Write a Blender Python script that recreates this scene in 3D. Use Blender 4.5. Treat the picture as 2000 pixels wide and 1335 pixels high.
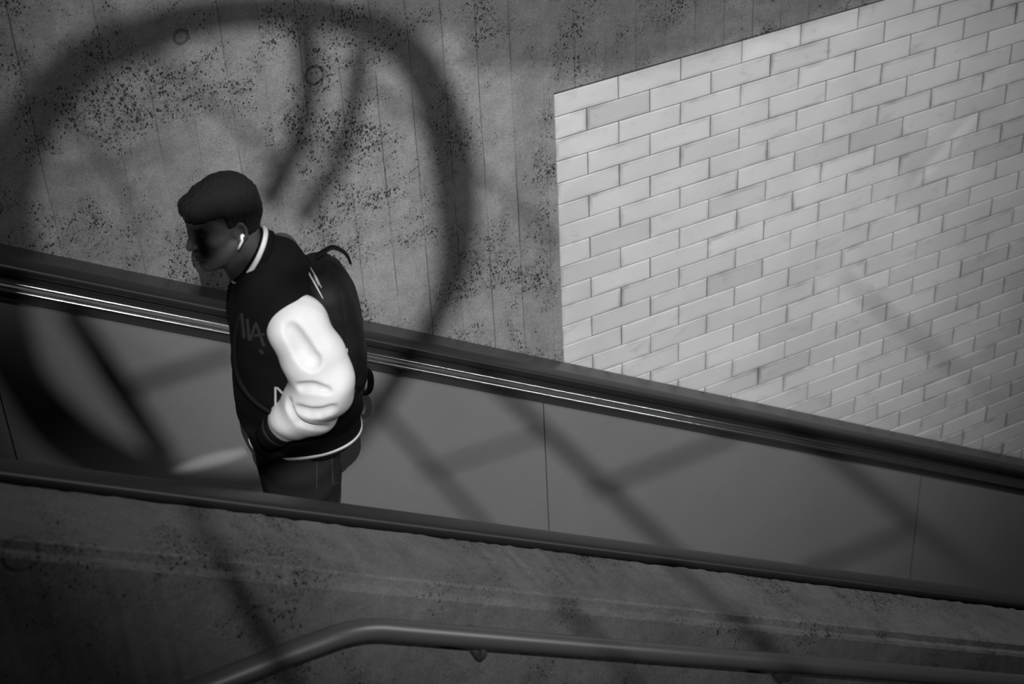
import bpy, bmesh, math, random
import numpy as np
from mathutils import Vector, Matrix
from mathutils.bvhtree import BVHTree
random.seed(7)
C = bpy.context.scene
for o in list(bpy.data.objects):
    bpy.data.objects.remove(o)

# ---------------------------------------------------------------- camera
F_PX = 3430.82
CAM = Vector((-2.60601, -4.91896, 5.81568))
CAM_ROT = (0.963329, 0.0470524, -0.484954)
cd = bpy.data.cameras.new('camera'); cam = bpy.data.objects.new('camera', cd); C.collection.objects.link(cam)
cam.location = CAM; cam.rotation_euler = CAM_ROT
cd.sensor_width = 36; cd.lens = F_PX * 36 / 2000; cd.clip_start = .05
cd.dof.use_dof = True; cd.dof.focus_distance = 5.7; cd.dof.aperture_fstop = 3.2
C.camera = cam

# ---------------------------------------------------------------- light
w = bpy.data.worlds.new('world'); C.world = w; w.use_nodes = True
w.node_tree.nodes['Background'].inputs[0].default_value = (1, 1, 1, 1)
w.node_tree.nodes['Background'].inputs[1].default_value = 0.013
LP = Vector((-3.33, -7.4, 8.7))                # added key spot, unseen, above and behind the camera
ld = bpy.data.lights.new('added_key_spot', 'SPOT'); lo = bpy.data.objects.new('added_key_spot', ld); C.collection.objects.link(lo)
ld.energy = 4400; ld.shadow_soft_size = .014; ld.spot_size = math.radians(25.5); ld.spot_blend = 1.0
lo.location = LP
AIM = Vector((-.03, 0.0, 2.50))
lo.rotation_euler = (AIM - LP).to_track_quat('-Z', 'Y').to_euler()
# added area light out of view, drawing the bright lines along the chrome trims
td = bpy.data.lights.new('added_trim_light', 'AREA'); to = bpy.data.objects.new('added_trim_light', td); C.collection.objects.link(to)
td.shape = 'RECTANGLE'; td.size = 4.6; td.size_y = .16; td.energy = 100
TA, TB = Vector((1.9, -3.3, 7.2)), Vector((5.1, -3.3, 3.9)); to.location = (TA + TB) / 2
tx = (TB - TA).normalized(); tz = (Vector(to.location) - Vector((-1.0, -.45, 2.6))); tz = (tz - tx * tz.dot(tx)).normalized()
to.rotation_euler = Matrix((tx, tz.cross(tx), tz)).transposed().to_euler()
def added_glint_spot(px, py, Y, ang, ratio, deg, power):
    """added narrow oval spot, aimed to lay a bright streak on one surface"""
    d = bpy.data.lights.new('added_glint_spot', 'SPOT'); o = bpy.data.objects.new('added_glint_spot', d); C.collection.objects.link(o)
    MRx = Matrix.LocRotScale(None, __import__('mathutils').Euler(CAM_ROT), None).to_3x3()
    r = MRx @ Vector(((px - 1000) / F_PX, -(py - 667.5) / F_PX, -1)); p = CAM + r * ((Y - CAM.y) / r.y)
    o.location = LP + Vector((.15, -.1, 0)); d.energy = power; d.shadow_soft_size = .012; d.spot_size = math.radians(deg); d.spot_blend = .8
    q = (p - o.location).to_track_quat('-Z', 'Y').to_matrix() @ Matrix.Rotation(math.radians(ang), 3, 'Z')
    o.rotation_euler = q.to_euler(); o.scale = (1, ratio, 1)
added_glint_spot(418, 897, -.49, 5, .15, 1.8, 3600)  # added bright streak on the far side panel
added_glint_spot(1850, 290, 0, 50, .12, 2.6, 800)  # added bright streak across the tiles
C.view_settings.view_transform = 'Standard'; C.view_settings.look = 'None'
C.view_settings.gamma = 1; C.view_settings.exposure = 0; C.view_settings.use_curve_mapping = False

MR = Matrix.LocRotScale(None, __import__('mathutils').Euler(CAM_ROT), None).to_3x3()
def ray(x, y):
    return MR @ Vector(((x - 1000) / F_PX, -(y - 667.5) / F_PX, -1))
def on_y(x, y, Y):
    d = ray(x, y); return CAM + d * ((Y - CAM.y) / d.y)

# ---------------------------------------------------------------- tagging helpers
def tag(o, label=None, cat=None, group=None, kind=None):
    if label: o['label'] = label
    if cat: o['category'] = cat
    if group: o['group'] = group
    if kind: o['kind'] = kind
    return o
def empty(name, loc, **k):
    o = bpy.data.objects.new(name, None); C.collection.objects.link(o); o.location = loc
    o.empty_display_size = .1
    return tag(o, **k)
def link_mesh(name, verts, faces, mat, parent=None, smooth=False, recalc=True):
    """verts in world coordinates"""
    me = bpy.data.meshes.new(name)
    off = Vector(parent.matrix_basis.translation) if parent is not None and parent.parent is None else Vector((0, 0, 0))
    if parent is not None and parent.parent is not None:
        off = Vector(parent.matrix_basis.translation) + Vector(parent.parent.matrix_basis.translation)
    V = np.asarray(verts, dtype=float) - np.array(off)
    me.from_pydata(V.tolist(), [], [list(map(int, f)) for f in faces])
    if recalc:
        bm = bmesh.new(); bm.from_mesh(me); bmesh.ops.recalc_face_normals(bm, faces=bm.faces); bm.to_mesh(me); bm.free()
    me.materials.append(mat)
    if smooth: me.shade_smooth()
    o = bpy.data.objects.new(name, me); C.collection.objects.link(o)
    if parent is not None: o.parent = parent
    return o
def bevel(o, wd, seg=2):
    m = o.modifiers.new('bevel', 'BEVEL'); m.width = wd; m.segments = seg; m.limit_method = 'ANGLE'; m.angle_limit = math.radians(35)
    return o
class MB:
    def __init__(s): s.v = []; s.f = []
    def add(s, v, f):
        n = len(s.v); s.v += [tuple(p) for p in v]; s.f += [[i + n for i in q] for q in f]
    def box(s, a, b):
        x0, y0, z0 = a; x1, y1, z1 = b
        s.add([(x0,y0,z0),(x1,y0,z0),(x1,y1,z0),(x0,y1,z0),(x0,y0,z1),(x1,y0,z1),(x1,y1,z1),(x0,y1,z1)],
              [(0,3,2,1),(4,5,6,7),(0,1,5,4),(1,2,6,5),(2,3,7,6),(3,0,4,7)])
    def tube(s, pts, r, n=16, closed=False, flat=None, up=None):
        """tube along points; r scalar or list; flat = (a, b) scales of the two cross axes, up fixes the first axis"""
        P = [Vector(p) for p in pts]; m = len(P); R = r if isinstance(r, (list, tuple)) else [r] * m
        rings = []; U = None
        for i in range(m):
            if closed: t = (P[(i + 1) % m] - P[i - 1]).normalized()
            else: t = (P[min(i + 1, m - 1)] - P[max(i - 1, 0)]).normalized()
            if up is not None: U = Vector(up)
            elif U is None:
                U = Vector((0, 0, 1)) if abs(t.z) < .9 else Vector((1, 0, 0))
            U = (U - t * U.dot(t)).normalized(); W = t.cross(U)
            a, b = flat if flat else (1, 1)
            rings.append([P[i] + (U * (math.cos(2*math.pi*k/n) * a) + W * (math.sin(2*math.pi*k/n) * b)) * R[i] for k in range(n)])
        v = [p for q in rings for p in q]; f = []
        for i in range(m if closed else m - 1):
            j = (i + 1) % m
            for k in range(n): f.append((i*n+k, i*n+(k+1) % n, j*n+(k+1) % n, j*n+k))
        if not closed: f.append(tuple(range(n))[::-1]); f.append(tuple((m-1)*n+k for k in range(n)))
        s.add(v, f)
    def build(s, name, mat, parent=None, smooth=False):
        return link_mesh(name, s.v, s.f, mat, parent, smooth)
def smooth_path(pts, sub=6, closed=False):
    P = [Vector(p) for p in pts]; n = len(P); out = []
    for i in range(n if closed else n - 1):
        if closed: a, b, c, d = P[i-1], P[i], P[(i+1) % n], P[(i+2) % n]
        else: a, b, c, d = P[max(i-1, 0)], P[i], P[i+1], P[min(i+2, n-1)]
        for k in range(sub):
            t = k / sub
            out.append(.5 * ((2*b) + (-a+c)*t + (2*a-5*b+4*c-d)*t*t + (-a+3*b-3*c+d)*t**3))
    if not closed: out.append(P[-1])
    return out

# ---------------------------------------------------------------- materials
def new_mat(name, col=.2, rough=.6, metal=0, spec=.5):
    m = bpy.data.materials.new(name); m.use_nodes = True; b = m.node_tree.nodes['Principled BSDF']
    b.inputs['Base Color'].default_value = (col, col, col, 1); b.inputs['Roughness'].default_value = rough
    b.inputs['Metallic'].default_value = metal; b.inputs['Specular IOR Level'].default_value = spec
    return m
class NT:
    def __init__(s, m): s.m = m; s.t = m.node_tree; s.b = s.t.nodes['Principled BSDF']
    def n(s, typ, **k):
        q = s.t.nodes.new(typ)
        for a, v in k.items(): setattr(q, a, v)
        return q
    def l(s, a, b): s.t.links.new(a, b)
    def coords(s, scale=(1, 1, 1), rot=(0, 0, 0)):
        tc = s.n('ShaderNodeTexCoord'); mp = s.n('ShaderNodeMapping'); s.l(tc.outputs['Object'], mp.inputs[0])
        mp.inputs['Scale'].default_value = scale; mp.inputs['Rotation'].default_value = rot
        return mp.outputs[0]
    def noise(s, co, scale, detail=4, rough=.55, dist=0):
        q = s.n('ShaderNodeTexNoise'); s.l(co, q.inputs['Vector']); q.inputs['Scale'].default_value = scale
        q.inputs['Detail'].default_value = detail; q.inputs['Roughness'].default_value = rough; q.inputs['Distortion'].default_value = dist
        return q.outputs[0]
    def ramp(s, x, stops):
        q = s.n('ShaderNodeValToRGB'); s.l(x, q.inputs[0]); e = q.color_ramp.elements
        while len(e) < len(stops): e.new(.5)
        for i, (p, c) in enumerate(stops): e[i].position = p; e[i].color = (c, c, c, 1)
        return q.outputs[0]
    def math(s, op, a, b=None, clamp=False):
        q = s.n('ShaderNodeMath', operation=op); q.use_clamp = clamp
        for i, x in enumerate((a, b)):
            if x is None: continue
            if isinstance(x, (int, float)): q.inputs[i].default_value = x
            else: s.l(x, q.inputs[i])
        return q.outputs[0]
    def bump(s, h, strength=.3, dist=.01):
        q = s.n('ShaderNodeBump'); s.l(h, q.inputs['Height']); q.inputs['Strength'].default_value = strength
        q.inputs['Distance'].default_value = dist; s.l(q.outputs[0], s.b.inputs['Normal'])
    def color(s, x):
        q = s.n('ShaderNodeCombineColor')
        for i in range(3): s.l(x, q.inputs[i])
        s.l(q.outputs[0], s.b.inputs['Base Color'])

def concrete(name, base=.2, pits=1.0, boards=True, holes=()):
    m = new_mat(name, base, .85, 0, .25); t = NT(m); co = t.coords()
    big = t.ramp(t.noise(co, 1.7, 6, .6), [(.3, .74), (.7, 1.14)])
    mid = t.ramp(t.noise(co, 14, 6, .7), [(.25, .76), (.75, 1.2)])
    fine = t.ramp(t.noise(co, 150, 4, .8), [(.22, .62), (.5, 1.0), (.78, 1.45)])
    v = t.math('MULTIPLY', t.math('MULTIPLY', big, mid), fine)
    # clustered air holes and gravel pockets
    dens = t.ramp(t.noise(co, 3.1, 5, .7, .4), [(.43, 0), (.62, 1)])
    hsum = None
    for sc, thr, amt in ((125, .27, .95), (58, .14, .9), (240, .30, .8)):
        vo = t.n('ShaderNodeTexVoronoi'); vo.inputs['Scale'].default_value = sc
        cc = t.coords((1, 1, .72 if sc != 150 else 1), (0, .5, 0))
        wob = t.n('ShaderNodeVectorMath', operation='ADD'); t.l(cc, wob.inputs[0])
        nz = t.n('ShaderNodeTexNoise'); nz.inputs['Scale'].default_value = sc * 1.6; t.l(cc, nz.inputs['Vector'])
        sc2 = t.n('ShaderNodeVectorMath', operation='SCALE'); t.l(nz.outputs[1], sc2.inputs[0]); sc2.inputs['Scale'].default_value = .55 / sc
        t.l(sc2.outputs[0], wob.inputs[1]); t.l(wob.outputs[0], vo.inputs['Vector'])
        rnd = t.n('ShaderNodeSeparateColor'); t.l(vo.outputs['Color'], rnd.inputs[0])
        lim = t.math('MULTIPLY', rnd.outputs[0], t.math('ADD', t.math('MULTIPLY', dens, 2.6 * thr * pits), .22 * thr * pits))
        lim = t.math('MULTIPLY', lim, t.math('GREATER_THAN', rnd.outputs[1], .45))
        q = t.math('DIVIDE', vo.outputs['Distance'], t.math('ADD', lim, .0005))
        h = t.ramp(q, [(.70, 1), (1.0, 0)])
        h = t.math('MULTIPLY', h, amt)
        hsum = h if hsum is None else t.math('MAXIMUM', hsum, h)
    v = t.math('MULTIPLY', v, t.math('SUBTRACT', 1, t.math('MULTIPLY', hsum, .88)))
    # dirt in the honeycombed patches
    dirt = t.math('SUBTRACT', 1, t.math('MULTIPLY', t.math('MULTIPLY', dens, t.ramp(t.noise(co, 60, 4, .8), [(.4, 0), (.7, 1)])), .5))
    v = t.math('MULTIPLY', v, dirt)
    height = t.math('MULTIPLY', hsum, -1)
    if boards:
        tc = t.n('ShaderNodeTexCoord'); sp = t.n('ShaderNodeSeparateXYZ'); t.l(tc.outputs['Object'], sp.inputs[0])
        wv = t.math('MULTIPLY', t.math('SUBTRACT', t.noise(t.coords((.3, .3, 1.2)), 3, 3), .5), .012)
        u = t.math('DIVIDE', t.math('ADD', t.math('ADD', sp.outputs[0], wv), 9.94), .1245)
        fr = t.math('ABSOLUTE', t.math('SUBTRACT', t.math('FRACT', u), .5))
        line = t.ramp(fr, [(.008, 1), (.022, 0)])
        wn = t.n('ShaderNodeTexWhiteNoise', noise_dimensions='1D'); t.l(t.math('FLOOR', u), wn.inputs['W'])
        stren = t.math('MULTIPLY', t.math('ADD', t.math('MULTIPLY', wn.outputs[0], .6), .1),
                       t.ramp(t.noise(t.coords((3, 1, 1.3)), 2.2, 3), [(.35, .1), (.62, 1)]))
        ln = t.math('MULTIPLY', line, stren)
        v = t.math('MULTIPLY', v, t.math('SUBTRACT', 1, ln))
        wn2 = t.n('ShaderNodeTexWhiteNoise', noise_dimensions='1D'); t.l(t.math('FLOOR', t.math('ADD', u, .5)), wn2.inputs['W'])
        v = t.math('MULTIPLY', v, t.math('ADD', t.math('MULTIPLY', wn2.outputs[0], .16), .92))
        height = t.math('SUBTRACT', height, t.math('MULTIPLY', ln, .8))
    for (hx, hy, hz, rr, sr) in holes:      # plugged tie holes
        ds = t.n('ShaderNodeVectorMath', operation='DISTANCE'); tc = t.n('ShaderNodeTexCoord'); t.l(tc.outputs['Object'], ds.inputs[0])
        ds.inputs[1].default_value = (hx, hy, hz)
        d = t.math('ABSOLUTE', t.math('SUBTRACT', ds.outputs['Value'], rr))
        rg = t.math('MULTIPLY', t.ramp(t.math('DIVIDE', d, .02), [(.1, 1), (.35, 0)]), sr)
        v = t.math('MULTIPLY', v, t.math('SUBTRACT', 1, rg)); height = t.math('SUBTRACT', height, rg)
    t.color(t.math('MULTIPLY', v, base))
    t.bump(height, .55, .006)
    return m

def tile_mat():
    m = new_mat('glazed_tile', .6, .34, 0, .35); t = NT(m); co = t.coords()
    at = t.n('ShaderNodeAttribute'); at.attribute_name = 'tone'
    cl = t.ramp(t.noise(co, 3.2, 4, .5, .3), [(.3, .90), (.7, 1.05)])
    fine = t.ramp(t.noise(co, 120, 2, .5), [(.3, .985), (.7, 1.015)])
    sm = t.ramp(t.noise(t.coords((1, 1, 2.2)), 9, 3, .5, .8), [(.60, 0), (.80, .2)])
    v = t.math('MULTIPLY', t.math('MULTIPLY', t.math('MULTIPLY', cl, fine), at.outputs['Fac']), t.math('SUBTRACT', 1, sm))
    at2 = t.n('ShaderNodeAttribute'); at2.attribute_name = 'rim'
    v = t.math('MULTIPLY', v, t.math('SUBTRACT', 1, t.math('MULTIPLY', at2.outputs['Fac'], t.ramp(t.noise(co, 6, 3), [(.40, .0), (.68, .62)]))))
    t.color(t.math('MULTIPLY', v, .575))
    t.bump(t.noise(co, 14, 2), .12, .01)
    return m
M = {}
HOLE = []
for (px, py, rr, sr) in ((611, 145, .031, .55), (170, 238, .040, .25), (350, 70, .022, .5)):
    p = on_y(px, py, 0.0); HOLE.append((p.x, -.012, p.z, rr, sr))
M['concrete'] = concrete('board_marked_concrete', .225, 1.0, True, HOLE)
p = on_y(42, 1085, -1.89)
M['concrete_low'] = concrete('parapet_concrete', .108, .9, False, [(p.x, -1.89, p.z, .042, .35)])
M['tile'] = tile_mat()
M['grout'] = new_mat('dark_grout', .11, .9)
M['rubber'] = new_mat('black_rubber', .012, .42, 0, .45)
M['black_metal'] = new_mat('black_trim', .02, .35, 0, .5)
M['chrome'] = new_mat('polished_trim', .8, .20, 1)
M['dark_metal'] = new_mat('dark_brushed_trim', .10, .32, .7)
M['steel_rail'] = new_mat('brushed_steel_rail', .13, .38, .6)
def panel_mat():
    m = new_mat('satin_panel', .12, .42, 0, .35); t = NT(m); co = t.coords()
    v = t.ramp(t.noise(co, 2.0, 5, .55), [(.3, .93), (.7, 1.06)])
    s = t.ramp(t.noise(t.coords((.4, 1, 9), (0, .54, 0)), 22, 3, .5), [(.3, .97), (.7, 1.03)])
    t.color(t.math('MULTIPLY', t.math('MULTIPLY', v, s), .165)); return m
M['panel'] = panel_mat()
M['step'] = new_mat('grooved_step_metal', .12, .45, .6)
M['floor'] = concrete('stair_concrete', .12, .5, False)
M['skin'] = new_mat('dark_skin', .04, .48, 0, .4)
t = NT(M['skin']); t.color(t.math('MULTIPLY', t.ramp(t.noise(t.coords(), 30, 3), [(.3, .85), (.7, 1.15)]), .058))
M['hair'] = new_mat('black_curly_hair', .013, .8, 0, .15)
t = NT(M['hair']); t.bump(t.noise(t.coords(), 260, 3, .7), .9, .004)
def cloth(name, col, rough=.85, bs=.25, sc=60, sheen=0):
    m = new_mat(name, col, rough, 0, .12); t = NT(m)
    t.color(t.math('MULTIPLY', t.ramp(t.noise(t.coords(), 8, 4), [(.3, .9), (.7, 1.1)]), col))
    t.bump(t.noise(t.coords(), sc, 3), bs, .004); return m
M['jacket'] = cloth('black_wool', .0045, .9)
M['sleeve'] = cloth('white_leather', .66, .5, .12, 40)
M['rib'] = cloth('black_rib_knit', .004, .9)
M['stripe'] = cloth('white_knit_stripe', .62, .8)
M['denim'] = cloth('dark_denim', .016, .85, .4, 300)
M['seam'] = cloth('denim_seam', .035, .85)
M['bag'] = cloth('black_nylon', .009, .6, .3, 200)
M['bag_dark'] = cloth('black_webbing', .0042, .7)
M['webbing'] = cloth('grey_webbing', .05, .6)
M['white_plastic'] = new_mat('white_plastic', .85, .25)
M['mark'] = new_mat('printed_mark', .42, .5)
M['mark_dim'] = new_mat('dim_chenille_patch', .014, .9)
M['shoe'] = new_mat('shoe_leather', .05, .6)
M['sole'] = new_mat('shoe_sole', .4, .7)
M['steel'] = new_mat('shadow_caster_grey', .05, .6)  # for the added shadow casters only
M['eye'] = new_mat('eye_white', .09, .35)

# ---------------------------------------------------------------- setting
SL = .6043; RX = -2.0186; RZ = 3.234
def zr(x): return RZ - SL * (x - RX)            # height of the handrail tops along X
HJ = .09; HI = .09 * 1.46858                    # course height and half a tile's length
T0 = 3.0                                        # top of the tiled field
def extrude(name, prof, x0, x1, mat, parent=None, smooth=False, seg=1):
    mb = MB(); n = len(prof); v = []; f = []
    for i in range(seg + 1):
        x = x0 + (x1 - x0) * i / seg
        v += [(x, y, zr(x) + h) for y, h in prof]
    for i in range(seg):
        for k in range(n): f.append((i*n+k, i*n+(k+1) % n, (i+1)*n+(k+1) % n, (i+1)*n+k))
    f.append(tuple(range(n))[::-1]); f.append(tuple(seg*n+k for k in range(n)))
    mb.add(v, f); return mb.build(name, mat, parent, smooth)

# back wall: cast concrete with the recess for the tiles (left slab, slab above the tiles)
mb = MB()
WZ0, WZ1 = -2.2, 6.4
lx = .012
# front faces at y=-.012, tile faces at y=0: one shell with a rectangular recess
mb.box((-5.2, -.012, WZ0), (-.006, .25, WZ1))
mb.box((-.006, -.012, T0 + .012), (5.2, .25, WZ1))
mb.box((-.006, .012, WZ0), (5.2, .25, T0 + .012))
wall = mb.build('wall_back', M['concrete']); tag(wall, kind='structure')
# tiles: each a bevelled block, slightly out of plane
mb = MB(); tone = []; rim = []
G = .0022
for j in range(0, 58):
    zt = T0 - j * HJ; zb = zt - HJ
    i = -1 if j % 2 == 1 else 0
    while i * HI < 5.15:
        xa = max(0, i * HI); xb = (i + 2) * HI; i += 2
        xa += G; xb -= G; za = zb + G; zc = zt - G
        tx = random.gauss(0, .0007); tz = random.gauss(0, .0006); dy = random.gauss(0, .0005)
        tn = max(.78, min(1.06, random.gauss(.97, .055)))
        def P(x, z, y): return (x, y + dy + tx * ((x - (xa+xb)/2) / HI) + tz * ((z - (za+zc)/2) / HJ), z)
        b = .0022; c = .016
        n0 = len(mb.v)
        L = [(xa, xb, za, zc, .010), (xa, xb, za, zc, -.0005), (xa+b, xb-b, za+b, zc-b, -.003), (xa+c, xb-c, za+c, zc-c, -.0034)]
        v = []
        for (q0, q1, q2, q3, y) in L: v += [P(q0, q2, y), P(q1, q2, y), P(q1, q3, y), P(q0, q3, y)]
        f = []
        for s in range(3):
            for k in range(4): f.append((s*4+k, s*4+(k+1) % 4, s*4+4+(k+1) % 4, s*4+4+k))
        f.append((12, 13, 14, 15))
        mb.add(v, f)
        tone += [tn] * 16
        r4 = [random.random() for _ in range(4)]
        rim += r4 * 3 + [0] * 4
tiles = link_mesh('wall_right', mb.v, mb.f, M['tile'], None, False); tag(tiles, kind='structure')
for nm, dat in (('tone', tone), ('rim', rim)):
    a = tiles.data.attributes.new(nm, 'FLOAT', 'POINT'); a.data.foreach_set('value', dat)
mb = MB(); mb.box((-.004, .004, WZ0), (5.19, .0115, T0 + .010)); g = mb.build('trim_1', M['grout']); tag(g, kind='structure')

# concrete parapet between the escalator and the stair in front of it
def rough_line(prof, name, x0, x1, seg, amp, mat):
    mb = MB(); n = len(prof); v = []; f = []
    for i in range(seg + 1):
        x = x0 + (x1 - x0) * i / seg
        for k, (y, h) in enumerate(prof):
            a = amp[k]; v.append((x, y + random.gauss(0, a), zr(x) + h + random.gauss(0, a)))
    for i in range(seg):
        for k in range(n): f.append((i*n+k, i*n+(k+1) % n, (i+1)*n+(k+1) % n, (i+1)*n+k))
    f.append(tuple(range(n))[::-1]); f.append(tuple(seg*n+k for k in range(n)))
    mb.add(v, f); return mb.build(name, mat)
NF = [(-1.640, -1.35), (-1.640, -.036), (-1.648, -.026), (-1.862, -.026), (-1.870, -.031), (-1.872, -.056), (-1.884, -.060), (-1.888, -.070), (-1.890, -1.35)]
wf = rough_line(NF, 'wall_front', -4.6, 4.2, 420, [0, .001, .0016, .0005, .0005, .0005, .0006, .0005, 0], M['concrete_low'])
tag(wf, kind='structure')
# stair in front, below the steel rail
mb = MB(); xs = -2.05 + .30 * 2
z = zr(xs) - 1.0
mb.box((-4.6, -3.4, z - .2), (xs, -1.93, z))
k = 0
while xs + .27 * k < 4.0:
    xa = xs + .28 * k; zz = z - .169 * (k + 1)
    mb.box((xa, -3.4, zz - .3), (xa + .28, -1.93, zz)); k += 1
fl = mb.build('floor', M['floor']); tag(fl, kind='structure')

# ---------------------------------------------------------------- escalator
X0, X1 = -4.5, 4.1
esc = empty('escalator', (-1.42, -.95, zr(-1.42) - 1.1), label='escalator with black rubber handrails, bright trims and grey satin side panels', cat='escalator')
def oval(yc, hc, a, b, n=20): return [(yc + a * math.cos(2*math.pi*k/n), hc + b * math.sin(2*math.pi*k/n)) for k in range(n)]
def superoval(yc, hc, a, b, n=28, e=.6):
    o = []
    for k in range(n):
        c, s = math.cos(2*math.pi*k/n), math.sin(2*math.pi*k/n)
        o.append((yc + a * math.copysign(abs(c)**e, c), hc + b * math.copysign(abs(s)**e, s)))
    return o
for side, yc, sg in (('far', -.435, -1), ('near', -1.590, 1)):     # sg: direction towards the steps
    h = extrude('handrail', superoval(yc, -.026, .038, .020), X0, X1, M['rubber'], esc, True)
    h.data.set_sharp_from_angle(angle=math.radians(50))
    extrude('handrail_guide', [(yc - .020, -.075), (yc + .020, -.075), (yc + .020, -.040), (yc - .020, -.040)], X0, X1, M['black_metal'], esc)
    y = lambda d: yc + sg * d
    extrude('deck_profile', [(y(-.040), -.125), (y(.058), -.125), (y(.060), -.072), (y(.052), -.064), (y(-.030), -.060), (y(-.040), -.070)], X0, X1, M['dark_metal'], esc)
    for hh, dd, rr in ((-.062, .052, .0055), (-.084, .066, .0060)):
        extrude('chrome_strip', oval(y(dd), hh, rr, rr, 12), X0, X1, M['chrome'], esc, True)
    # side panels, jointed every 1.38 m
    s0 = on_y(1061, 770, -.49).x; s1 = on_y(1802, 912, -.49).x; dlt = s1 - s0
    xs_ = [s0 + dlt * k for k in range(-4, 4)]
    for a, b in zip(xs_[:-1], xs_[1:]):
        a = max(a, X0); b = min(b, X1)
        if b - a < .05: continue
        extrude('side_panel', [(y(.052), -.123), (y(.052), -1.06), (y(.036), -1.06), (y(.036), -.123)], a + .0022, b - .0022, M['panel'], esc)
    extrude('panel_backing', [(y(.034), -.123), (y(.034), -1.06), (y(-.036), -1.06), (y(-.036), -.123)], X0, X1, M['black_metal'], esc)
    extrude('skirt', [(y(.088), -.93), (y(.088), -1.30), (y(.054), -1.30), (y(.054), -.90)], X0, X1, M['dark_metal'], esc)
    extrude('chrome_strip', oval(y(.064), -.905, .006, .006, 12), X0, X1, M['chrome'], esc, True)
# deck between the far side and the wall
extrude('outer_deck', [(-.40, -.16), (-.016, -.16), (-.016, -.20), (-.40, -.20)], X0, X1, M['dark_metal'], esc)
# steps
STEP_Z = zr(-1.42) - .965
k = 0
sx0 = -1.42 - .2
for k in range(-8, 15):
    xa = sx0 + .4 * k; zt = STEP_Z - .2417 * k
    mb = MB(); yy0, yy1 = -1.48, -.54
    ng = 30
    # tread with cleats: a grooved comb profile running along x
    pr = []
    for q in range(ng):
        ya = yy0 + (yy1 - yy0) * q / ng; yb = yy0 + (yy1 - yy0) * (q + .5) / ng; yc_ = yy0 + (yy1 - yy0) * (q + 1) / ng
        pr += [(ya, zt), (yb, zt), (yb, zt - .010), (yc_, zt - .010)]
    n = len(pr); v = [(xa, a, b) for a, b in pr] + [(xa + .4, a, b) for a, b in pr]
    f = [(q, q + 1, n + q + 1, n + q) for q in range(n - 1)]
    mb.add(v, f)
    mb.add([(xa, yy0, zt - .25), (xa, yy1, zt - .25), (xa, yy1, zt - .01), (xa, yy0, zt - .01)], [(0, 1, 2, 3)])
    mb.add([(xa + .4, yy0, zt - .25), (xa + .4, yy1, zt - .25), (xa + .4, yy1, zt - .01), (xa + .4, yy0, zt - .01)], [(0, 1, 2, 3)])
    mb.add([(xa, yy0, zt - .25), (xa + .4, yy0, zt - .25), (xa + .4, yy1, zt - .25), (xa, yy1, zt - .25)], [(0, 1, 2, 3)])
    mb.build('escalator_step', M['step'], esc)

# ---------------------------------------------------------------- steel stair handrail on the parapet wall
YR = -2.005
def ry(px, py): return on_y(px, py, YR)
bend = ry(688, 1227)
sr = empty('stair_handrail', (bend.x, YR, bend.z), label='thick steel stair handrail bending down along the concrete parapet in the foreground', cat='handrail')
pts = [Vector((-4.4, YR, bend.z)), Vector((bend.x - .16, YR, bend.z)), Vector((bend.x - .08, YR, bend.z - .003))]
for k in range(7):
    a = k / 6; ang = math.atan(SL) * a
    last = pts[-1]
    pts.append(last + Vector((math.cos(ang), 0, -math.sin(ang))) * .026)
last = pts[-1]; pts.append(last + Vector((3.6 - last.x, 0, -SL * (3.6 - last.x))))
mb = MB(); mb.tube(pts, .030, 28, flat=(1.0, .85), up=(0, -1, 0)); mb.build('rail', M['steel_rail'], sr, True)
def rail_z(x):
    return pts[-1].z + SL * (3.6 - x) if x > bend.x + .1 else bend.z
for bx in (ry(945, 1285).x, ry(1540, 1330).x, -2.6, ry(945, 1285).x + 2.4):
    z = rail_z(bx)
    mb = MB(); mb.tube(smooth_path([(bx, YR, z - .022), (bx, YR, z - .060), (bx, YR + .03, z - .085), (bx, -1.900, z - .088)], 5), .0085, 12)
    br = mb.build('bracket', M['steel_rail'], sr, True)
    mb = MB(); mb.tube([(bx, -1.891, z - .088), (bx, -1.901, z - .088)], .036, 24); mb.build('wall_plate', M['steel_rail'], br)

# ---------------------------------------------------------------- added unseen shadow casters, shaped to throw the dark ring and bands
NV = (AIM - LP).normalized(); DC = 2.4
def cast(px, py, Y):
    s = on_y(px, py, Y); d = s - LP; return LP + d * (DC / d.dot(NV))
def surf(px, py):
    yl = 500 + .2045 * px
    if py < yl: return -.012
    if py < 935 + .119 * px: return -.48
    return -1.88
def bar(name, pix, wpx, Y=None, closed=False, sub=5):
    pp = [cast(q[0], q[1], q[2] if len(q) > 2 else (Y if Y is not None else surf(q[0], q[1]))) for q in pix]
    pp = smooth_path(pp, sub, closed) if len(pp) > 2 else pp
    sc = DC / (AIM - LP).length / 560.
    if isinstance(wpx, (list, tuple)):
        n = len(pp); m = len(wpx); R = []
        for i in range(n):
            u = i / n * m if closed else i / (n - 1) * (m - 1)
            a = int(u) % m; b = (a + 1) % m if closed else min(a + 1, m - 1); fr = u - int(u)
            R.append((wpx[a] * (1 - fr) + wpx[b] * fr) * sc)
    else: R = [wpx * sc] * len(pp)
    mb = MB(); mb.tube(pp, R, 12, closed)
    o = mb.build(name, M['steel'], None, True); tag(o, kind='structure'); return o
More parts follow.
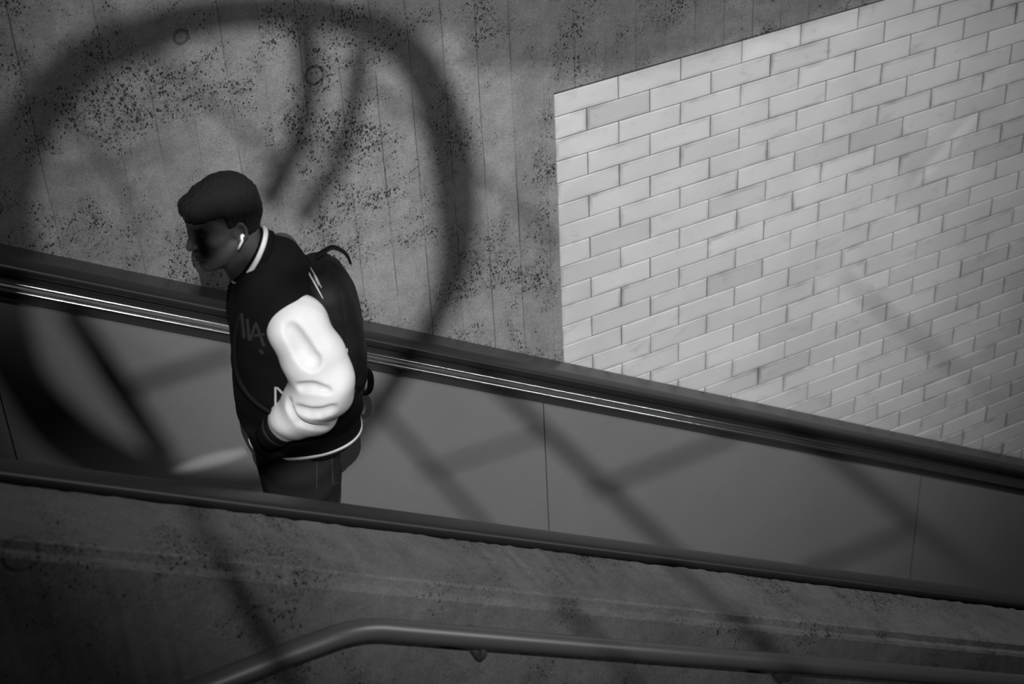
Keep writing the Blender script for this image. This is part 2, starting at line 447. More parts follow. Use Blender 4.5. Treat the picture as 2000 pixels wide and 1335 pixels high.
RING = [(370, 38, 36), (490, 22, 34), (610, 22, 34), (720, 50, 36), (800, 105, 42), (850, 190, 46), (880, 290, 50), (892, 400, 48), (890, 500, 38), (860, 600, 26),
        (790, 705, 22, -.6), (725, 790, 20, -.85), (650, 868, 15, -.95), (560, 915, 20, -.8), (420, 955, 40), (320, 945, 42), (215, 905, 48), (120, 840, 50), (45, 745, 44), (-5, 620, 56), (-10, 500, 60), (0, 390, 62), (45, 260, 50), (110, 175, 46), (180, 110, 44), (265, 75, 42)]
bar('trim_2', [(q[0], q[1]) + tuple(q[3:]) for q in RING], [q[2] for q in RING], closed=True, sub=4)  # added loop, shaped so its shadow falls as the dark ring
PW, PF = -.48, -1.88
BARS = [([(-40, 40), (140, 230), (290, 450)], 6, None), ([(170, 0), (330, 130), (560, 330)], 6, None), ([(700, 150), (930, 330), (1090, 480)], 7, None),
        ([(130, 600), (330, 905)], 24, PW), ([(360, 960), (640, 1470)], 17, PF), ([(700, 755), (970, 1055)], 9, PW), ([(930, 715), (1345, 1105)], 13, PW),
        ([(1320, 1075), (1620, 1400)], 16, PF), ([(1500, 790), (2000, 1195)], 16, PW), ([(1640, 540), (1960, 790)], 6, -.01),
        ([(1150, 960), (1440, 850)], 9, PW), ([(1560, 1120), (1800, 1030)], 11, PW), ([(820, 925), (1070, 845)], 6, PW), ([(230, 765), (460, 690)], 10, PW),
        ([(596, 60), (597, 230), (520, 400)], [26, 20, 27], None), ([(705, 90), (672, 290), (585, 430)], [20, 16, 22], None), ([(330, 290), (100, 350)], 5, None), ([(700, 260), (500, 330)], 5, None), ([(1290, 1390), (1090, 1170)], 8, PF),
        ([(375, 425), (392, 465), (404, 520)], 27, -1.0), ([(405, 425), (460, 428), (520, 400)], 20, -1.0), ([(430, 560), (470, 520), (500, 500)], 18, -1.0), ([(560, 560), (620, 535), (700, 520)], 10, -1.0)]  # this row: added bars that shade the figure
for i, (pp, wd, yy) in enumerate(BARS): bar('trim_%d' % (i + 3), pp, wd, yy)
# wider shadow-casting plates
def plate(name, pix):
    pp = [cast(x, y, surf(x, y)) for x, y in pix]; n = len(pp)
    v = pp + [p + NV * .02 for p in pp]
    f = [tuple(range(n)), tuple(range(n, 2*n))[::-1]] + [(k, (k+1) % n, n+(k+1) % n, n+k) for k in range(n)]
    o = link_mesh(name, v, f, M['steel']); tag(o, kind='structure')
for k in range(12):      # added rods, spaced to half-shade the concrete above the tiles
    y0 = -70 + 18 * k; xe = min(1700, 1070 + (186 - y0) / .285)
    xs0 = 905 if y0 > 60 else 660 + k * 14
    bar('trim_%d' % (26 + k), [(xs0, y0), (xe, y0)], 5.2)
# ---------------------------------------------------------------- implicit surfaces for the figure
ES = Vector((.957, -.290, 0)); EW = Vector((-.290, -.957, 0)); PB = Vector((-1.42, -.95, STEP_Z))
def to_world(q): # q = (s, w, z-absolute)
    return PB + ES * q[0] + EW * q[1] + Vector((0, 0, q[2] - STEP_Z))
def PX(x, y, wv):
    d = ray(x, y); o = PB + EW * wv; P = CAM + d * ((o - CAM).dot(EW) / d.dot(EW)); q = P - PB
    return Vector((q.dot(ES), wv, P.z))
class Grid:
    def __init__(s, lo, hi, h):
        s.lo = np.array(lo, float); s.h = h; s.n = np.ceil((np.array(hi) - s.lo) / h).astype(int) + 1
        ax = [np.float32(s.lo[i] + h * np.arange(s.n[i])) for i in range(3)]
        s.S, s.W, s.Z = np.meshgrid(*ax, indexing='ij', sparse=True)
        s.F = np.full(s.n, 9., np.float32)
    def _win(s, c0, c1, pad):
        a = np.maximum(((np.array(c0) - pad - s.lo) / s.h).astype(int), 0); b = np.minimum(((np.array(c1) + pad - s.lo) / s.h).astype(int) + 2, s.n)
        return tuple(slice(x, max(x, y)) for x, y in zip(a, b))
    def _co(s, wn): return s.S[wn[0]], s.W[:, wn[1]], s.Z[:, :, wn[2]]
    def _mix(s, wn, d, k, sub):
        A = s.F[wn]
        if sub: d = -d; h = np.clip(.5 - .5 * (A - d) / k, 0, 1) if k > 0 else None
        if sub:
            s.F[wn] = np.maximum(A, d) if k <= 0 else (A + (d - A) * h + k * h * (1 - h))
        else:
            if k <= 0: s.F[wn] = np.minimum(A, d)
            else:
                h = np.clip(.5 + .5 * (A - d) / k, 0, 1); s.F[wn] = A + (d - A) * h - k * h * (1 - h)
    def cone(s, a, b, ra, rb, k=.02, sub=False):
        a = np.array(a, float); b = np.array(b, float); rm = max(ra, rb)
        wn = s._win(np.minimum(a, b), np.maximum(a, b), rm + k * 1.5 + .02); x, y, z = s._co(wn)
        d = b - a; L = max((d * d).sum(), 1e-9)
        t = np.clip(((x - a[0]) * d[0] + (y - a[1]) * d[1] + (z - a[2]) * d[2]) / L, 0, 1)
        D = np.sqrt((x - a[0] - t * d[0])**2 + (y - a[1] - t * d[1])**2 + (z - a[2] - t * d[2])**2) - (ra + (rb - ra) * t)
        s._mix(wn, D.astype(np.float32), k, sub)
    def ell(s, c, r, k=.02, rot=None, sub=False):
        c = np.array(c, float); r = np.array(r, float) * (HK if rot is not None else 1); rm = r.max()
        wn = s._win(c - rm, c + rm, k * 1.5 + .015); x, y, z = s._co(wn)
        u = x - c[0]; v = z - c[2]; yy = y - c[1]
        if rot is not None: u, yy, v = [u * a[0] + yy * a[1] + v * a[2] for a in rot]
        q = np.sqrt((u / r[0])**2 + (yy / r[1])**2 + (v / r[2])**2)
        g = np.sqrt((u / r[0]**2)**2 + (yy / r[1]**2)**2 + (v / r[2]**2)**2) + 1e-6
        s._mix(wn, (q * (q - 1) / g).astype(np.float32), k, sub)
    def column(s, secs, k=.02, e=2.2):
        """stack of super-ellipse sections (z, centre s, centre w, half depth, half width)"""
        secs = sorted(secs); zz = [q[0] for q in secs]
        Z = s.Z; I = lambda c: np.interp(Z, zz, [q[c] for q in secs]).astype(np.float32)
        # smoothed interpolation
        def SM(c):
            zf = np.linspace(zz[0] - .05, zz[-1] + .05, 200); vf = np.interp(zf, zz, [q[c] for q in secs]); ker = np.hanning(15); ker /= ker.sum()
            vf = np.convolve(np.pad(vf, 7, 'edge'), ker, 'valid'); return np.interp(Z, zf, vf).astype(np.float32)
        cs, cw, ds, dw = SM(1), SM(2), SM(3), SM(4)
        q = (np.abs((s.S - cs) / ds)**e + np.abs((s.W - cw) / dw)**e)**(1 / e)
        D = (q - 1) * np.minimum(ds, dw)
        D = np.maximum(D, np.maximum(zz[0] - Z, Z - zz[-1]))
        wn = (slice(None),) * 3; s._mix(wn, D.astype(np.float32), k, False)
    def displace(s, fn): s.F += fn(s.S, s.W, s.Z).astype(np.float32)
    def cut(s, D, k=0):
        s.F = np.maximum(s.F, D.astype(np.float32))
    def mesh(s):
        F = s.F; nx, ny, nz = F.shape; ins = F < 0
        cell = np.zeros((nx-1, ny-1, nz-1), np.int8)
        for a in (0, 1):
            for b in (0, 1):
                for c in (0, 1): cell += ins[a:nx-1+a, b:ny-1+b, c:nz-1+c]
        act = (cell > 0) & (cell < 8); idx = np.argwhere(act); lut = -np.ones(act.shape, np.int64); lut[act] = np.arange(len(idx))
        acc = np.zeros((len(idx), 3)); cnt = np.zeros(len(idx))
        cor = [(a, b, c) for a in (0, 1) for b in (0, 1) for c in (0, 1)]
        for p in cor:
            for ax in range(3):
                if p[ax]: continue
                q = list(p); q[ax] = 1
                f0 = F[idx[:, 0]+p[0], idx[:, 1]+p[1], idx[:, 2]+p[2]]; f1 = F[idx[:, 0]+q[0], idx[:, 1]+q[1], idx[:, 2]+q[2]]
                m = (f0 < 0) != (f1 < 0); t = np.where(m, f0 / np.where(m, f0 - f1, 1), 0)
                pos = np.array(p, float)[None, :].repeat(len(idx), 0); pos[:, ax] += t
                acc += pos * m[:, None]; cnt += m
        V = (acc / cnt[:, None] + idx) * s.h + s.lo
        faces = []
        for ax in range(3):
            sl0 = [slice(1, None)] * 3; sl1 = [slice(1, None)] * 3
            sl0[ax] = slice(0, -1); sl1[ax] = slice(1, None)
            A = ins[tuple(sl0)]; B = ins[tuple(sl1)]; e = np.argwhere(A != B)
            e2 = e + 1; e2[:, ax] -= 1
            o1, o2 = [(1, 2), (2, 0), (0, 1)][ax]
            def L(d1, d2):
                q = e2.copy(); q[:, o1] -= d1; q[:, o2] -= d2
                ok = ((q >= 0) & (q < np.array(lut.shape))).all(1); r = -np.ones(len(q), np.int64); r[ok] = lut[q[ok, 0], q[ok, 1], q[ok, 2]]; return r
            Q = np.stack([L(0, 0), L(1, 0), L(1, 1), L(0, 1)], 1)
            sgn = A[tuple(e.T)]; Q[~sgn] = Q[~sgn][:, ::-1]
            faces.append(Q[(Q >= 0).all(1)])
        Fc = np.concatenate(faces); 
        return V, Fc
    def build(s, name, mat, parent, relax=2):
        V, Fc = s.mesh()
        if relax:
            for _ in range(relax):
                acc = np.zeros_like(V); cnt = np.zeros(len(V))
                for a, b in ((0, 1), (1, 2), (2, 3), (3, 0)):
                    np.add.at(acc, Fc[:, a], V[Fc[:, b]]); np.add.at(acc, Fc[:, b], V[Fc[:, a]]); np.add.at(cnt, Fc[:, a], 1); np.add.at(cnt, Fc[:, b], 1)
                V = V * .5 + acc / np.maximum(cnt, 1)[:, None] * .5
        W = np.array(PB)[None] + V[:, :1] * np.array(ES) + V[:, 1:2] * np.array(EW) + np.stack([0*V[:, 2], 0*V[:, 2], V[:, 2] - STEP_Z], 1)
        # the frame is left-handed: turn the faces over
        return link_mesh(name, W, Fc, mat, parent, True, recalc=True)

person = None
# head axes: bowed forward, face towards -s
HC = Vector((-.0946, 0, 3.4383)); TH = .10; PSI = .54; HK = .95
HF = np.array([-math.cos(TH)*math.cos(PSI), math.cos(TH)*math.sin(PSI), -math.sin(TH)])
HW = np.array([math.sin(PSI), math.cos(PSI), 0.]); HU = np.cross(HF, HW); HU *= np.sign(HU[2])
AX = np.array([HF, HW, HU])
def hd(f, u, wv=0.):                           # f forward of the head centre, u up, wv to the side
    return tuple(np.array(HC) + HK * (HF * f + HW * wv + HU * u))
ROT = AX
def build_body():
    g = Grid((-.30, -.34, STEP_Z - .0), (.36, .34, 3.62), .0046)
    g.ell(hd(-.018, .030), (.100, .076, .086), .02, ROT)
    g.ell(hd(.030, .010), (.066, .066, .080), .03, ROT)          # forehead and face
    g.ell(hd(.045, -.045), (.046, .055, .070), .025, ROT)
    g.ell(hd(.048, -.088), (.040, .040, .034), .02, ROT)        # jaw
    g.ell(hd(.076, -.112), (.019, .022, .018), .018, ROT)       # chin
    for sg in (-1, 1):
        g.cone(hd(.002, -.055, sg*.052), hd(.062, -.105, sg*.022), .020, .014, .02)
        g.ell(hd(.062, -.018, sg*.040), (.024, .020, .018), .016, ROT)     # cheekbone
        g.ell(hd(.088, .014, sg*.030), (.014, .019, .012), .010, ROT, sub=True)   # eye socket
        g.ell(hd(.074, .012, sg*.030), (.013, .014, .012), .004, ROT)
        g.cone(hd(.086, .030, sg*.014), hd(.080, .032, sg*.044), .008, .006, .010)   # brow
    g.cone(hd(.090, .016), hd(.112, -.030), .007, .012, .010)     # nose
    for sg in (-1, 1): g.ell(hd(.099, -.034, sg*.012), (.011, .009, .008), .006, ROT)
    g.ell(hd(.090, -.062), (.017, .025, .0075), .006, ROT)       # lips
    g.ell(hd(.088, -.077), (.016, .022, .0085), .006, ROT)
    g.cone(hd(.104, -.069, -.02), hd(.104, -.069, .02), .0016, .0016, .002, sub=True)
    # ears
    for sg in (-1, 1):
        for k in range(9):
            a0 = math.radians(-70 + k * 30); a1 = math.radians(-70 + (k+1) * 30)
            e0 = hd(-.012 - .016*math.cos(a0) , -.014 + .030*math.sin(a0), sg*(.078 + .006*math.cos(a0))); e1 = hd(-.012 - .016*math.cos(a1), -.014 + .030*math.sin(a1), sg*(.078 + .006*math.cos(a1)))
            g.cone(e0, e1, .0048, .0048, .004)
        g.ell(hd(-.010, -.014, sg*.072), (.015, .006, .026), .006, ROT)
        g.ell(hd(-.006, -.040, sg*.074), (.008, .006, .009), .005, ROT)
    # neck and trunk
    g.cone(hd(-.045, -.035), (-.010, 0, 3.24), .052, .058, .03)
    g.cone(hd(.005, -.065), (-.030, 0, 3.24), .042, .055, .03)
    g.column([(2.62, .02, 0, .085, .125), (2.80, .02, 0, .085, .125), (3.0, .02, 0, .105, .145), (3.15, .02, 0, .105, .165), (3.23, .02, 0, .085, .165), (3.28, .01, 0, .06, .09)], .03)
    # legs
    for sg in (-1, 1):
        g.cone((.02, sg*.075, 2.66), (.0, sg*.092, 2.36), .068, .058, .03)
        g.cone((.0, sg*.095, 2.36), (.035, sg*.10, 2.02), .058, .040, .02)
        g.cone((.035, sg*.10, 2.02), (.04, sg*.10, STEP_Z+.06), .040, .036, .02)
        g.cone((.04, sg*.10, STEP_Z+.05), (-.12, sg*.11, STEP_Z+.035), .036, .026, .02)
    # arms
    for sg in (-1, 1):
        sh = np.array((.055, sg*.175, 3.215)); el = np.array((.14, sg*.235, 3.0)); wr = np.array((.045, sg*.150, 2.875))
        g.cone(sh, el, .050, .042, .03); g.cone(el, wr, .042, .028, .02)
        # hand: palm, four fingers, thumb, resting in the jacket pocket
        d = np.array((-.55, -sg*.45, -.30)); d /= np.linalg.norm(d); side = np.array((.35, 0, -.94)); up = np.cross(d, side); up /= np.linalg.norm(up); side = np.cross(up, d)
        pm = wr + d * .060
        g.cone(wr, pm, .026, .024, .012); g.cone(wr + side*.015, pm + side*.026, .016, .012, .01); g.cone(wr - side*.015, pm - side*.026, .016, .012, .01)
        for q, ln in zip((-.030, -.010, .010, .030), (.052, .062, .066, .056)):
            b0 = pm + side * q; b1 = b0 + d * ln * .5 - up * .004; b2 = b1 + d * ln * .45 - up * .016
            g.cone(b0, b1, .0088, .0080, .004); g.cone(b1, b2, .0080, .0068, .003)
        t0 = wr + d*.025 + side*.026; t1 = t0 + side*.028 + d*.022; t2 = t1 + d*.030 + side*.006
        g.cone(t0, t1, .012, .010, .008); g.cone(t1, t2, .010, .008, .004)
    return g
def noise3(sc, amp, seed=0):
    rs = np.random.RandomState(seed); K = rs.normal(0, 1, (10, 3)) * sc; ph = rs.uniform(0, 6.28, 10)
    def fn(S, W, Z):
        o = 0
        for (a, b, c), p in zip(K, ph): o = o + np.sin(a*S + b*W + c*Z + p)
        return o * amp / 3.2
    return fn
g = build_body()
person = g.build('person', M['skin'], None, 2)
tag(person, 'person in a black and white varsity jacket riding the escalator with bowed head', 'person')

def build_hair():
    g = Grid((-.26, -.15, 3.30), (.08, .15, 3.62), .0030)
    g.ell(hd(-.022, .040), (.108, .084, .094), .01, ROT)
    g.ell(hd(.022, .052), (.084, .070, .062), .03, ROT)
    g.ell(hd(-.050, .0), (.074, .078, .082), .03, ROT)
    g.cone(hd(.074, .080, -.03), hd(.078, .080, .035), .018, .018, .03)
    S, W, Z = g.S - HC.x, g.W - HC.y, g.Z - HC.z
    f, wv, u = [(S * a[0] + W * a[1] + Z * a[2]) / HK for a in AX]
    aw = np.abs(wv)
    front = .062 - .30 * np.clip(aw - .045, 0, 1) + .10 * (.08 - f)      # across the forehead, dipping at the temples
    side = np.where(f > .022, .060, np.where(f > -.002, .012, np.where(f > -.032, .018, -.020 - (-.032 - f) * 2.2)))
    k = np.clip((aw - .045) / .015, 0, 1)
    D = (front * (1 - k) + side * k)
    D = np.where(f < -.03, np.maximum(-.082, -.020 + (f + .032) * 2.2), D)
    g.cut((D - u) * .8)
    g.displace(noise3(240, .0010, 3)); g.displace(noise3(70, .0010, 5))
    return g
build_hair().build('hair', M['hair'], person, 0)
# eyes
for sg in (-1, 1):
    c = to_world(hd(.0795, .012, sg*.030)); bm = bmesh.new(); bmesh.ops.create_uvsphere(bm, u_segments=20, v_segments=14, radius=.0115)
    v = [tuple(c + q.co) for q in bm.verts]; f = [[x.index for x in q.verts] for q in bm.faces]; bm.free()
    link_mesh('eye', v, f, M['eye'], person, True)

# jacket body
def folds(S, W, Z):
    a = np.clip((3.2 - Z) / .4, 0, 1)
    return .004 * a * np.sin(38 * S + 21 * Z + 9 * W) + .003 * a * np.sin(26 * W - 40 * Z + 13 * S) + .002 * a * np.sin(70 * Z + 22 * S)
g = Grid((-.22, -.32, 2.66), (.30, .32, 3.42), .0050)
g.column([(2.700, .050, 0, .158, .150), (2.745, .048, 0, .163, .155), (2.79, .044, 0, .176, .172), (2.90, .036, 0, .170, .190), (3.02, .024, 0, .150, .198), (3.14, .018, 0, .130, .200), (3.215, .020, 0, .112, .190), (3.27, .012, 0, .092, .140), (3.31, .0, 0, .080, .095)], .02, 2.3)
for sg in (-1, 1):
    g.cone((.015, sg*.06, 3.26), (.045, sg*.145, 3.22 - (.05 if sg < 0 else 0)), .055, .066, .04)
g.cone((.045, 0, 3.27), (.075, 0, 3.16), .07, .09, .05)
g.cone((-.012, 0, 3.30), (.0, 0, 3.24), .075, .08, .03)
g.displace(folds)
# open the neck
Zc = g.Z - (3.322 + (g.S + .04) * 1.10)
g.cut(Zc)
jk = g.build('jacket', M['jacket'], person, 2)

def ring_band(name, c, ax1, ax2, prof, mat, parent, n=72, deform=None):
    """ring around centre c with half axes ax1, ax2 and a cross profile [(outward, along normal)]"""
    c = Vector(c); a1 = Vector(ax1); a2 = Vector(ax2); nn = a1.cross(a2).normalized(); v = []; f = []; m = len(prof)
    for i in range(n):
        t = 2*math.pi*i/n; r = a1 * math.cos(t) + a2 * math.sin(t); ro = r.normalized()
        for (o, h) in prof:
            q = c + r + ro * o + nn * h
            if deform: q = q + Vector(deform(t))
            v.append(to_world(q))
    for i in range(n):
        for k in range(m): f.append((i*m+k, i*m+(k+1) % m, ((i+1) % n)*m+(k+1) % m, ((i+1) % n)*m+k))
    return link_mesh(name, v, f, mat, parent, True)
cb = PX(516, 452, 0); cf = PX(455, 541, 0)
cc = (cb + cf) / 2; a1 = (cb - cf) / 2; a2 = Vector((0, .074, 0))
nn = a1.cross(a2).normalized()
if nn.z < 0: nn = -nn
sgn = 1 if a1.cross(a2).z > 0 else -1
col = ring_band('collar', cc, a1, a2, [(.006, sgn*-.030), (.003, sgn*.004), (-.004, sgn*.010), (-.010, sgn*.004), (-.008, sgn*-.03)], M['rib'], person)
ring_band('collar_stripe', cc, a1, a2, [(.0085, sgn*-.0075), (.0080, sgn*.0045), (.0010, sgn*.0052), (.0010, sgn*-.0075)], M['stripe'], col)
# hem band with a white stripe
def hemdef(t):
    return (0, 0, .020 * max(0, math.sin(t))**2 + .0 * math.cos(t))
hc = Vector((.050, 0, 2.712))
hem = ring_band('hem_band', hc, (.160, 0, 0), (0, .152, 0), [(.000, -.022), (.004, -.018), (.005, .0), (.004, .030), (.0, .036), (-.02, .036), (-.02, -.022)], M['rib'], person, 90, hemdef)
ring_band('hem_stripe', hc + Vector((0, 0, -.010)), (.160, 0, 0), (0, .152, 0), [(.0075, -.0045), (.0075, .0045), (.001, .0045), (.001, -.0045)], M['stripe'], hem, 90, hemdef)

# sleeves
def sleeve(sg):
    g = Grid((-.10, min(sg*.05, sg*.40), 2.74), (.30, max(sg*.05, sg*.40), 3.36), .0040)
    A = PX(582, 641, .185); B = PX(613, 700, .215); E = PX(632, 755, .235); Fm = PX(608, 793, .215); Wd = PX(573, 815, .195); Ce = PX(556, 828, .185)
    if sg < 0: A, B, E, Fm, Wd, Ce = [Vector((q.x - .02, q.y - .035, q.z - .075)) for q in (A, B, E, Fm, Wd, Ce)]
    A, B, E, Fm, Wd, Ce = [(q.x, q.y * sg, q.z) for q in (A, B, E, Fm, Wd, Ce)]
    g.cone(A, B, .080, .083, .02); g.cone(B, E, .083, .080, .03); g.cone(E, Fm, .078, .076, .045); g.cone(Fm, Wd, .074, .066, .02); g.cone(Wd, Ce, .062, .050, .012)
    g.cone((A[0], A[1]-sg*.02, A[2]+.0), A, .084, .080, .02)
    e = np.array(E); a = np.array(A); wv = np.array(Ce)
    S, W, Z = g.S, g.W, g.Z
    t1 = (S - a[0]) * .40 + (Z - a[2]) * -.91
    gate = np.clip((t1 - .02) / .12, 0, 1)
    g.F += (gate * (.0035 * np.sin(34 * Z - 22 * S + 16 * W * sg + .5) + .0030 * np.sin(62 * Z + 15 * S + 1.1))).astype(np.float32)
    if sg > 0:
        def hit(x, y):
            d = ray(x, y); o = PB; dv = np.array((d.dot(ES), d.dot(EW), d.z)); cv = CAM - PB; c0 = np.array((cv.dot(ES), cv.dot(EW), CAM.z))
            tt = np.arange(4.2, 5.4, .002)[:, None] / np.linalg.norm(dv); P = c0 + dv * tt
            ix = np.round((P - g.lo) / g.h).astype(int); ok = ((ix >= 0) & (ix < g.n)).all(1)
            for q, i3, k in zip(P, ix, ok):
                if k and g.F[tuple(i3)] < 0: return q
            return None
        def crease(pix, r, k, sub=True, lift=.0):
            pd = smooth_path([(x, y, q) for (x, y), q in zip(pix, r)], 5); hs = [(hit(p.x, p.y), p.z) for p in pd]; hs = [h for h in hs if h[0] is not None]
            r = [h[1] for h in hs]; hs = [h[0] for h in hs]
            for p, q, ra, rb in zip(hs[:-1], hs[1:], r[:-1], r[1:]): g.cone(p, q, ra, rb, k, sub)
        crease([(566, 640), (584, 670), (604, 702), (612, 706)], [.002, .008, .008, .002], .030)
        crease([(586, 757), (612, 757), (643, 763)], [.010, .011, .004], .012)
        crease([(564, 784), (567, 802), (582, 822), (608, 833), (640, 836)], [.007, .009, .009, .007, .003], .012)
        crease([(580, 797), (602, 806), (630, 806), (652, 797)], [.003, .007, .006, .003], .018)
    o = g.build('sleeve', M['sleeve'], person, 2)
    # ribbed cuff
    d = (np.array(Ce) - np.array(Wd)); d /= np.linalg.norm(d)
    mb = MB(); c0 = np.array(Ce) + d * .022; P = [to_world(c0 + d * q) for q in (.0, .012, .03, .045, .06)]
    mb.tube(P, [.044, .047, .044, .042, .038], 32); cu = mb.build('cuff', M['rib'], person, True)
    mb = MB(); P = [to_world(c0 + d * q) for q in (.014, .022)]; mb.tube(P, [.0472, .0470], 32); mb.build('cuff_stripe', M['mark_dim'], cu, True)
    return o
sv = sleeve(1); sleeve(-1)

# jeans
g = Grid((-.20, -.24, STEP_Z + .03), (.24, .24, 2.80), .0060)
g.column([(2.50, .018, 0, .115, .150), (2.60, .018, 0, .122, .158), (2.70, .022, 0, .125, .155), (2.76, .022, 0, .11, .14)], .02, 2.4)
for sg in (-1, 1):
    g.cone((.018, sg*.078, 2.62), (.005, sg*.092, 2.36), .100, .082, .03)
    g.cone((.005, sg*.092, 2.36), (.035, sg*.10, 2.00), .080, .064, .02)
    g.cone((.035, sg*.10, 2.00), (.04, sg*.10, STEP_Z + .075), .064, .068, .02)
g.displace(lambda S, W, Z: .004 * np.sin(60 * Z + 14 * S) * np.clip((2.5 - Z) / .2, .25, 1) + .002 * np.sin(35 * W + 80 * Z))
jeans = g.build('jeans', M['denim'], person, 2)
for sg in (-1, 1):
    g = Grid((-.26, min(sg*.02, sg*.20), STEP_Z - .004), (.16, max(sg*.02, sg*.20), STEP_Z + .13), .004)
    g.cone((.045, sg*.10, STEP_Z + .045), (-.13, sg*.112, STEP_Z + .035), .046, .036, .02)
    g.cone((.045, sg*.10, STEP_Z + .05), (.035, sg*.10, STEP_Z + .10), .045, .045, .02)
    g.cone((-.05, sg*.105, STEP_Z + .04), (-.155, sg*.115, STEP_Z + .03), .040, .034, .02)
    g.cut((STEP_Z + .004 - g.Z) + 0 * g.S + 0 * g.W)
    sh = g.build('shoe', M['shoe'], person, 1)
    mb = MB(); pr = [(.092, 0), (.08, .034), (.0, .040), (-.10, .048), (-.165, .040), (-.196, .01), (-.19, -.02), (-.15, -.036), (-.05, -.036), (.05, -.036), (.082, -.028)]
    n = len(pr); v = [to_world((a, sg*.106 + b, STEP_Z + z)) for z in (.0005, .018) for a, b in pr]
    f = [tuple(range(n)), tuple(range(n, 2*n))] + [(k, (k+1) % n, n+(k+1) % n, n+k) for k in range(n)]
    mb.add(v, f); mb.build('sole', M['sole'], sh)

# surface marks laid on clothing
def surface_strip(target, pix, wpx, name, mat, parent, lift=.0012):
    me = target.data; off = Vector(target.parent.matrix_basis.translation) if target.parent else Vector((0, 0, 0))
    bv = BVHTree.FromPolygons([v.co + off for v in me.vertices], [p.vertices[:] for p in me.polygons])
    def hit(x, y):
        d = ray(x, y).normalized(); r = bv.ray_cast(CAM, d); return r
    mbs = MB(); path = []
    for (a, b) in zip(pix[:-1], pix[1:]):
        n = max(2, int(math.hypot(b[0]-a[0], b[1]-a[1]) / 4))
        for k in range(n): path.append((a[0] + (b[0]-a[0]) * k / n, a[1] + (b[1]-a[1]) * k / n))
    path.append(pix[-1]); ws = wpx if isinstance(wpx, (list, tuple)) else [wpx] * 2
    L = []; n = len(path)
    for i, (x, y) in enumerate(path):
        x0, y0 = path[max(i-1, 0)]; x1, y1 = path[min(i+1, n-1)]; dx, dy = x1-x0, y1-y0; l = math.hypot(dx, dy) or 1
        u = i / max(1, n-1) * (len(ws)-1); k = min(int(u), len(ws)-2); wv = ws[k] + (ws[k+1] - ws[k]) * (u - k)
        row = []
        for sg in (-1, 1):
            r = hit(x - dy/l*wv/2*sg, y + dx/l*wv/2*sg)
            if r[0] is None: row = None; break
            nm = r[1] if r[1].dot(CAM - r[0]) > 0 else -r[1]
            row.append((r[0] + nm * lift, r[0] - nm * .002))
        if row: L.append(row)
    if len(L) < 2: return None
    v = []; f = []
    for row in L: v += [row[0][0], row[1][0], row[1][1], row[0][1]]
    for i in range(len(L)-1):
        for k in range(4): f.append((i*4+k, i*4+(k+1) % 4, i*4+4+(k+1) % 4, i*4+4+k))
    f += [(0, 1, 2, 3), tuple(len(v)-4+k for k in range(4))]
    mbs.add(v, f); return mbs.build(name, mat, parent)
surface_strip(jk, [(538, 755), (538, 790)], 4.0, 'pocket_trim', M['mark'], person)
surface_strip(jk, [(541, 756), (562, 778)], 3.6, 'pocket_trim', M['mark'], person)
for q in ([(472, 612), (477, 660)], [(483, 622), (487, 664)], [(489, 664), (500, 630), (516, 676)], [(497, 655), (517, 652)], [(507, 683), (515, 690)]):
    surface_strip(jk, q, 5, 'chest_letter', M['mark_dim'], person)
surface_strip(jeans, [(619, 895), (618, 955)], 2.5, 'seam', M['seam'], jeans)
surface_strip(jeans, [(648, 893), (650, 945), (662, 941)], 2.5, 'seam', M['seam'], jeans)

# ---------------------------------------------------------------- earbud
c = hd(.006, -.028, .086)
eb = empty('earbud', to_world(c), label='white wireless earbud with a stem in the ear of the person', cat='earbud')
b0 = PX(472, 462, .088); b1 = PX(473, 470, .089); b2 = PX(465, 487, .086)
mb = MB(); mb.tube([to_world(q) for q in (b0, b1, (b1 + b2) / 2, b2)], [.0040, .0036, .0032, .0030], 14); mb.build('stem', M['white_plastic'], eb, True)
bm = bmesh.new(); bmesh.ops.create_uvsphere(bm, u_segments=20, v_segments=14, radius=.0060)
cw = to_world(b0 + Vector((.002, -.003, 0))); v = [tuple(cw + Vector((q.co.x, q.co.y * .8, q.co.z))) for q in bm.verts]; f = [[x.index for x in q.verts] for q in bm.faces]; bm.free()
link_mesh('bud', v, f, M['white_plastic'], eb, True)

# ---------------------------------------------------------------- backpack
bc = Vector((.19, 0, 3.08))
bp = empty('backpack', to_world((.19, 0, 2.86)), label='black nylon backpack with a top loop worn by the person on the escalator', cat='backpack')
g = Grid((.06, -.20, 2.82), (.32, .20, 3.36), .0045)
g.column([(2.860, .160, 0, .050, .105), (2.89, .162, 0, .062, .125), (2.97, .168, 0, .076, .140), (3.06, .170, 0, .081, .145), (3.15, .167, 0, .077, .140), (3.21, .158, 0, .066, .122), (3.245, .148, 0, .048, .095), (3.262, .142, 0, .026, .06)], .01, 2.8)
g.displace(lambda S, W, Z: .0022 * np.sin(30 * Z + 20 * W) + .0016 * np.sin(55 * W + 24 * S + 8 * Z) + .0022 * np.exp(-((S - .195)**2) / .00001))
bag = g.build('bag_body', M['bag'], bp, 2)
g = Grid((.20, -.16, 2.86), (.31, .16, 3.16), .0045)
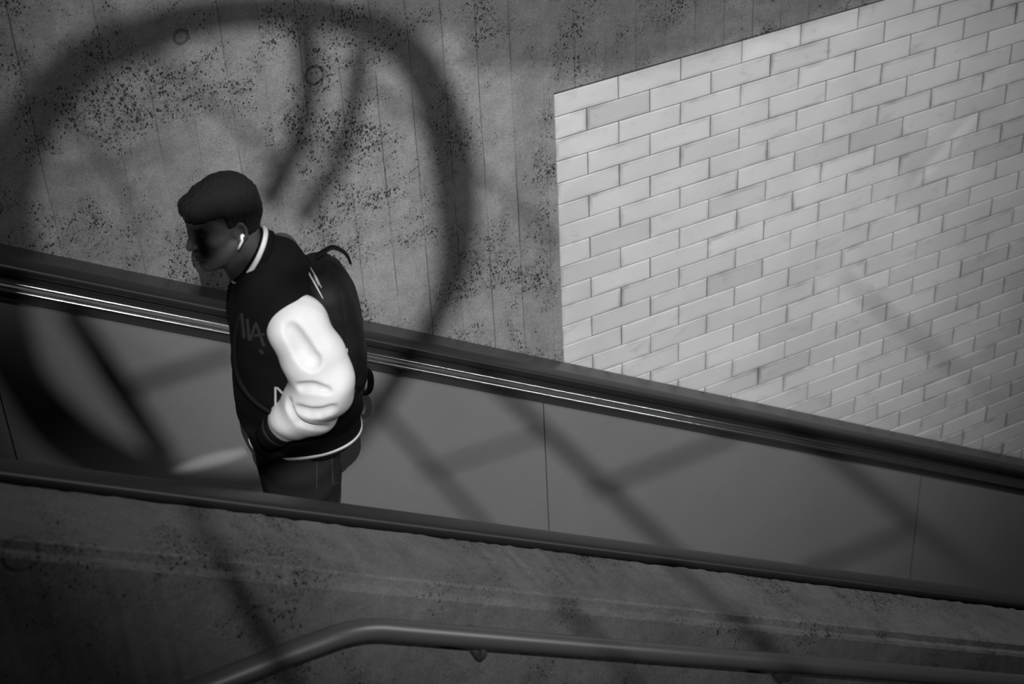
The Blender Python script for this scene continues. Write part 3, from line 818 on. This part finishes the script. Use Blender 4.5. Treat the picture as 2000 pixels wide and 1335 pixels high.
g.column([(2.875, .212, 0, .022, .095), (2.91, .218, 0, .030, .11), (3.0, .224, 0, .030, .115), (3.06, .220, 0, .024, .10), (3.08, .215, 0, .012, .07)], .01, 3)
pk = g.build('front_pocket', M['bag'], bp, 2)
# carrying loop on top
mb = MB(); q = [PX(617, 500, 0), PX(632, 491, 0), PX(648, 483, 0), PX(664, 487, 0), PX(677, 497, 0), PX(684, 512, 0)]
mb.tube([to_world(p) for p in smooth_path(q, 6)], .0080, 12, flat=(.5, 1.6)); mb.build('handle', M['bag_dark'], bp, True)
# shoulder straps from the top of the bag over the shoulders and under the arms
for sg in (-1, 1):
    q = [(.140, sg*.07, 3.20), (.09, sg*.085, 3.255), (.03, sg*.09, 3.285), (-.055, sg*.098, 3.235), (-.105, sg*.11, 3.13), (-.110, sg*.13, 3.0), (-.045, sg*.19, 2.93), (.07, sg*.215, 2.90), (.16, sg*.13, 2.89)]
    mb = MB(); mb.tube([to_world(p) for p in smooth_path(q, 6)], .009, 12); mb.build('shoulder_strap', M['bag_dark'], bp, True)
# webbing loop and adjuster at the lower corner
q = [PX(682, 752, .07), PX(697, 728, .07), PX(712, 722, .07), PX(722, 730, .07), PX(724, 750, .07), PX(719, 765, .07), PX(708, 767, .07)]
mb = MB(); mb.tube([to_world(p) for p in smooth_path(q, 6)], .0040, 12, flat=(.7, 2.4), up=tuple(EW)); mb.build('webbing_loop', M['bag_dark'], bp, True)
q = [PX(672, 800, .10), PX(688, 772, .09), PX(698, 742, .08), PX(700, 730, .07)]
mb = MB(); mb.tube([to_world(p) for p in smooth_path(q, 6)], .012, 12, flat=(.3, 1.3), up=tuple(ES)); mb.build('lower_strap', M['webbing'], bp, True)
# printed scribble on the side and the little buckle
for pix, wd in (([(596, 520), (612, 548), (631, 583)], [1.5, 3.5, 1]), ([(606, 522), (618, 542), (628, 562)], [1, 2.5, 1]), ([(598, 532), (595, 540), (600, 550)], [1.5, 4, 1.5]), ([(613, 536), (623, 558)], [1, 2, 1])):
    surface_strip(bag, pix, wd, 'printed_mark', M['mark'], bag)
surface_strip(bag, [(676, 680), (676, 688)], 6, 'buckle', M['mark'], bag)
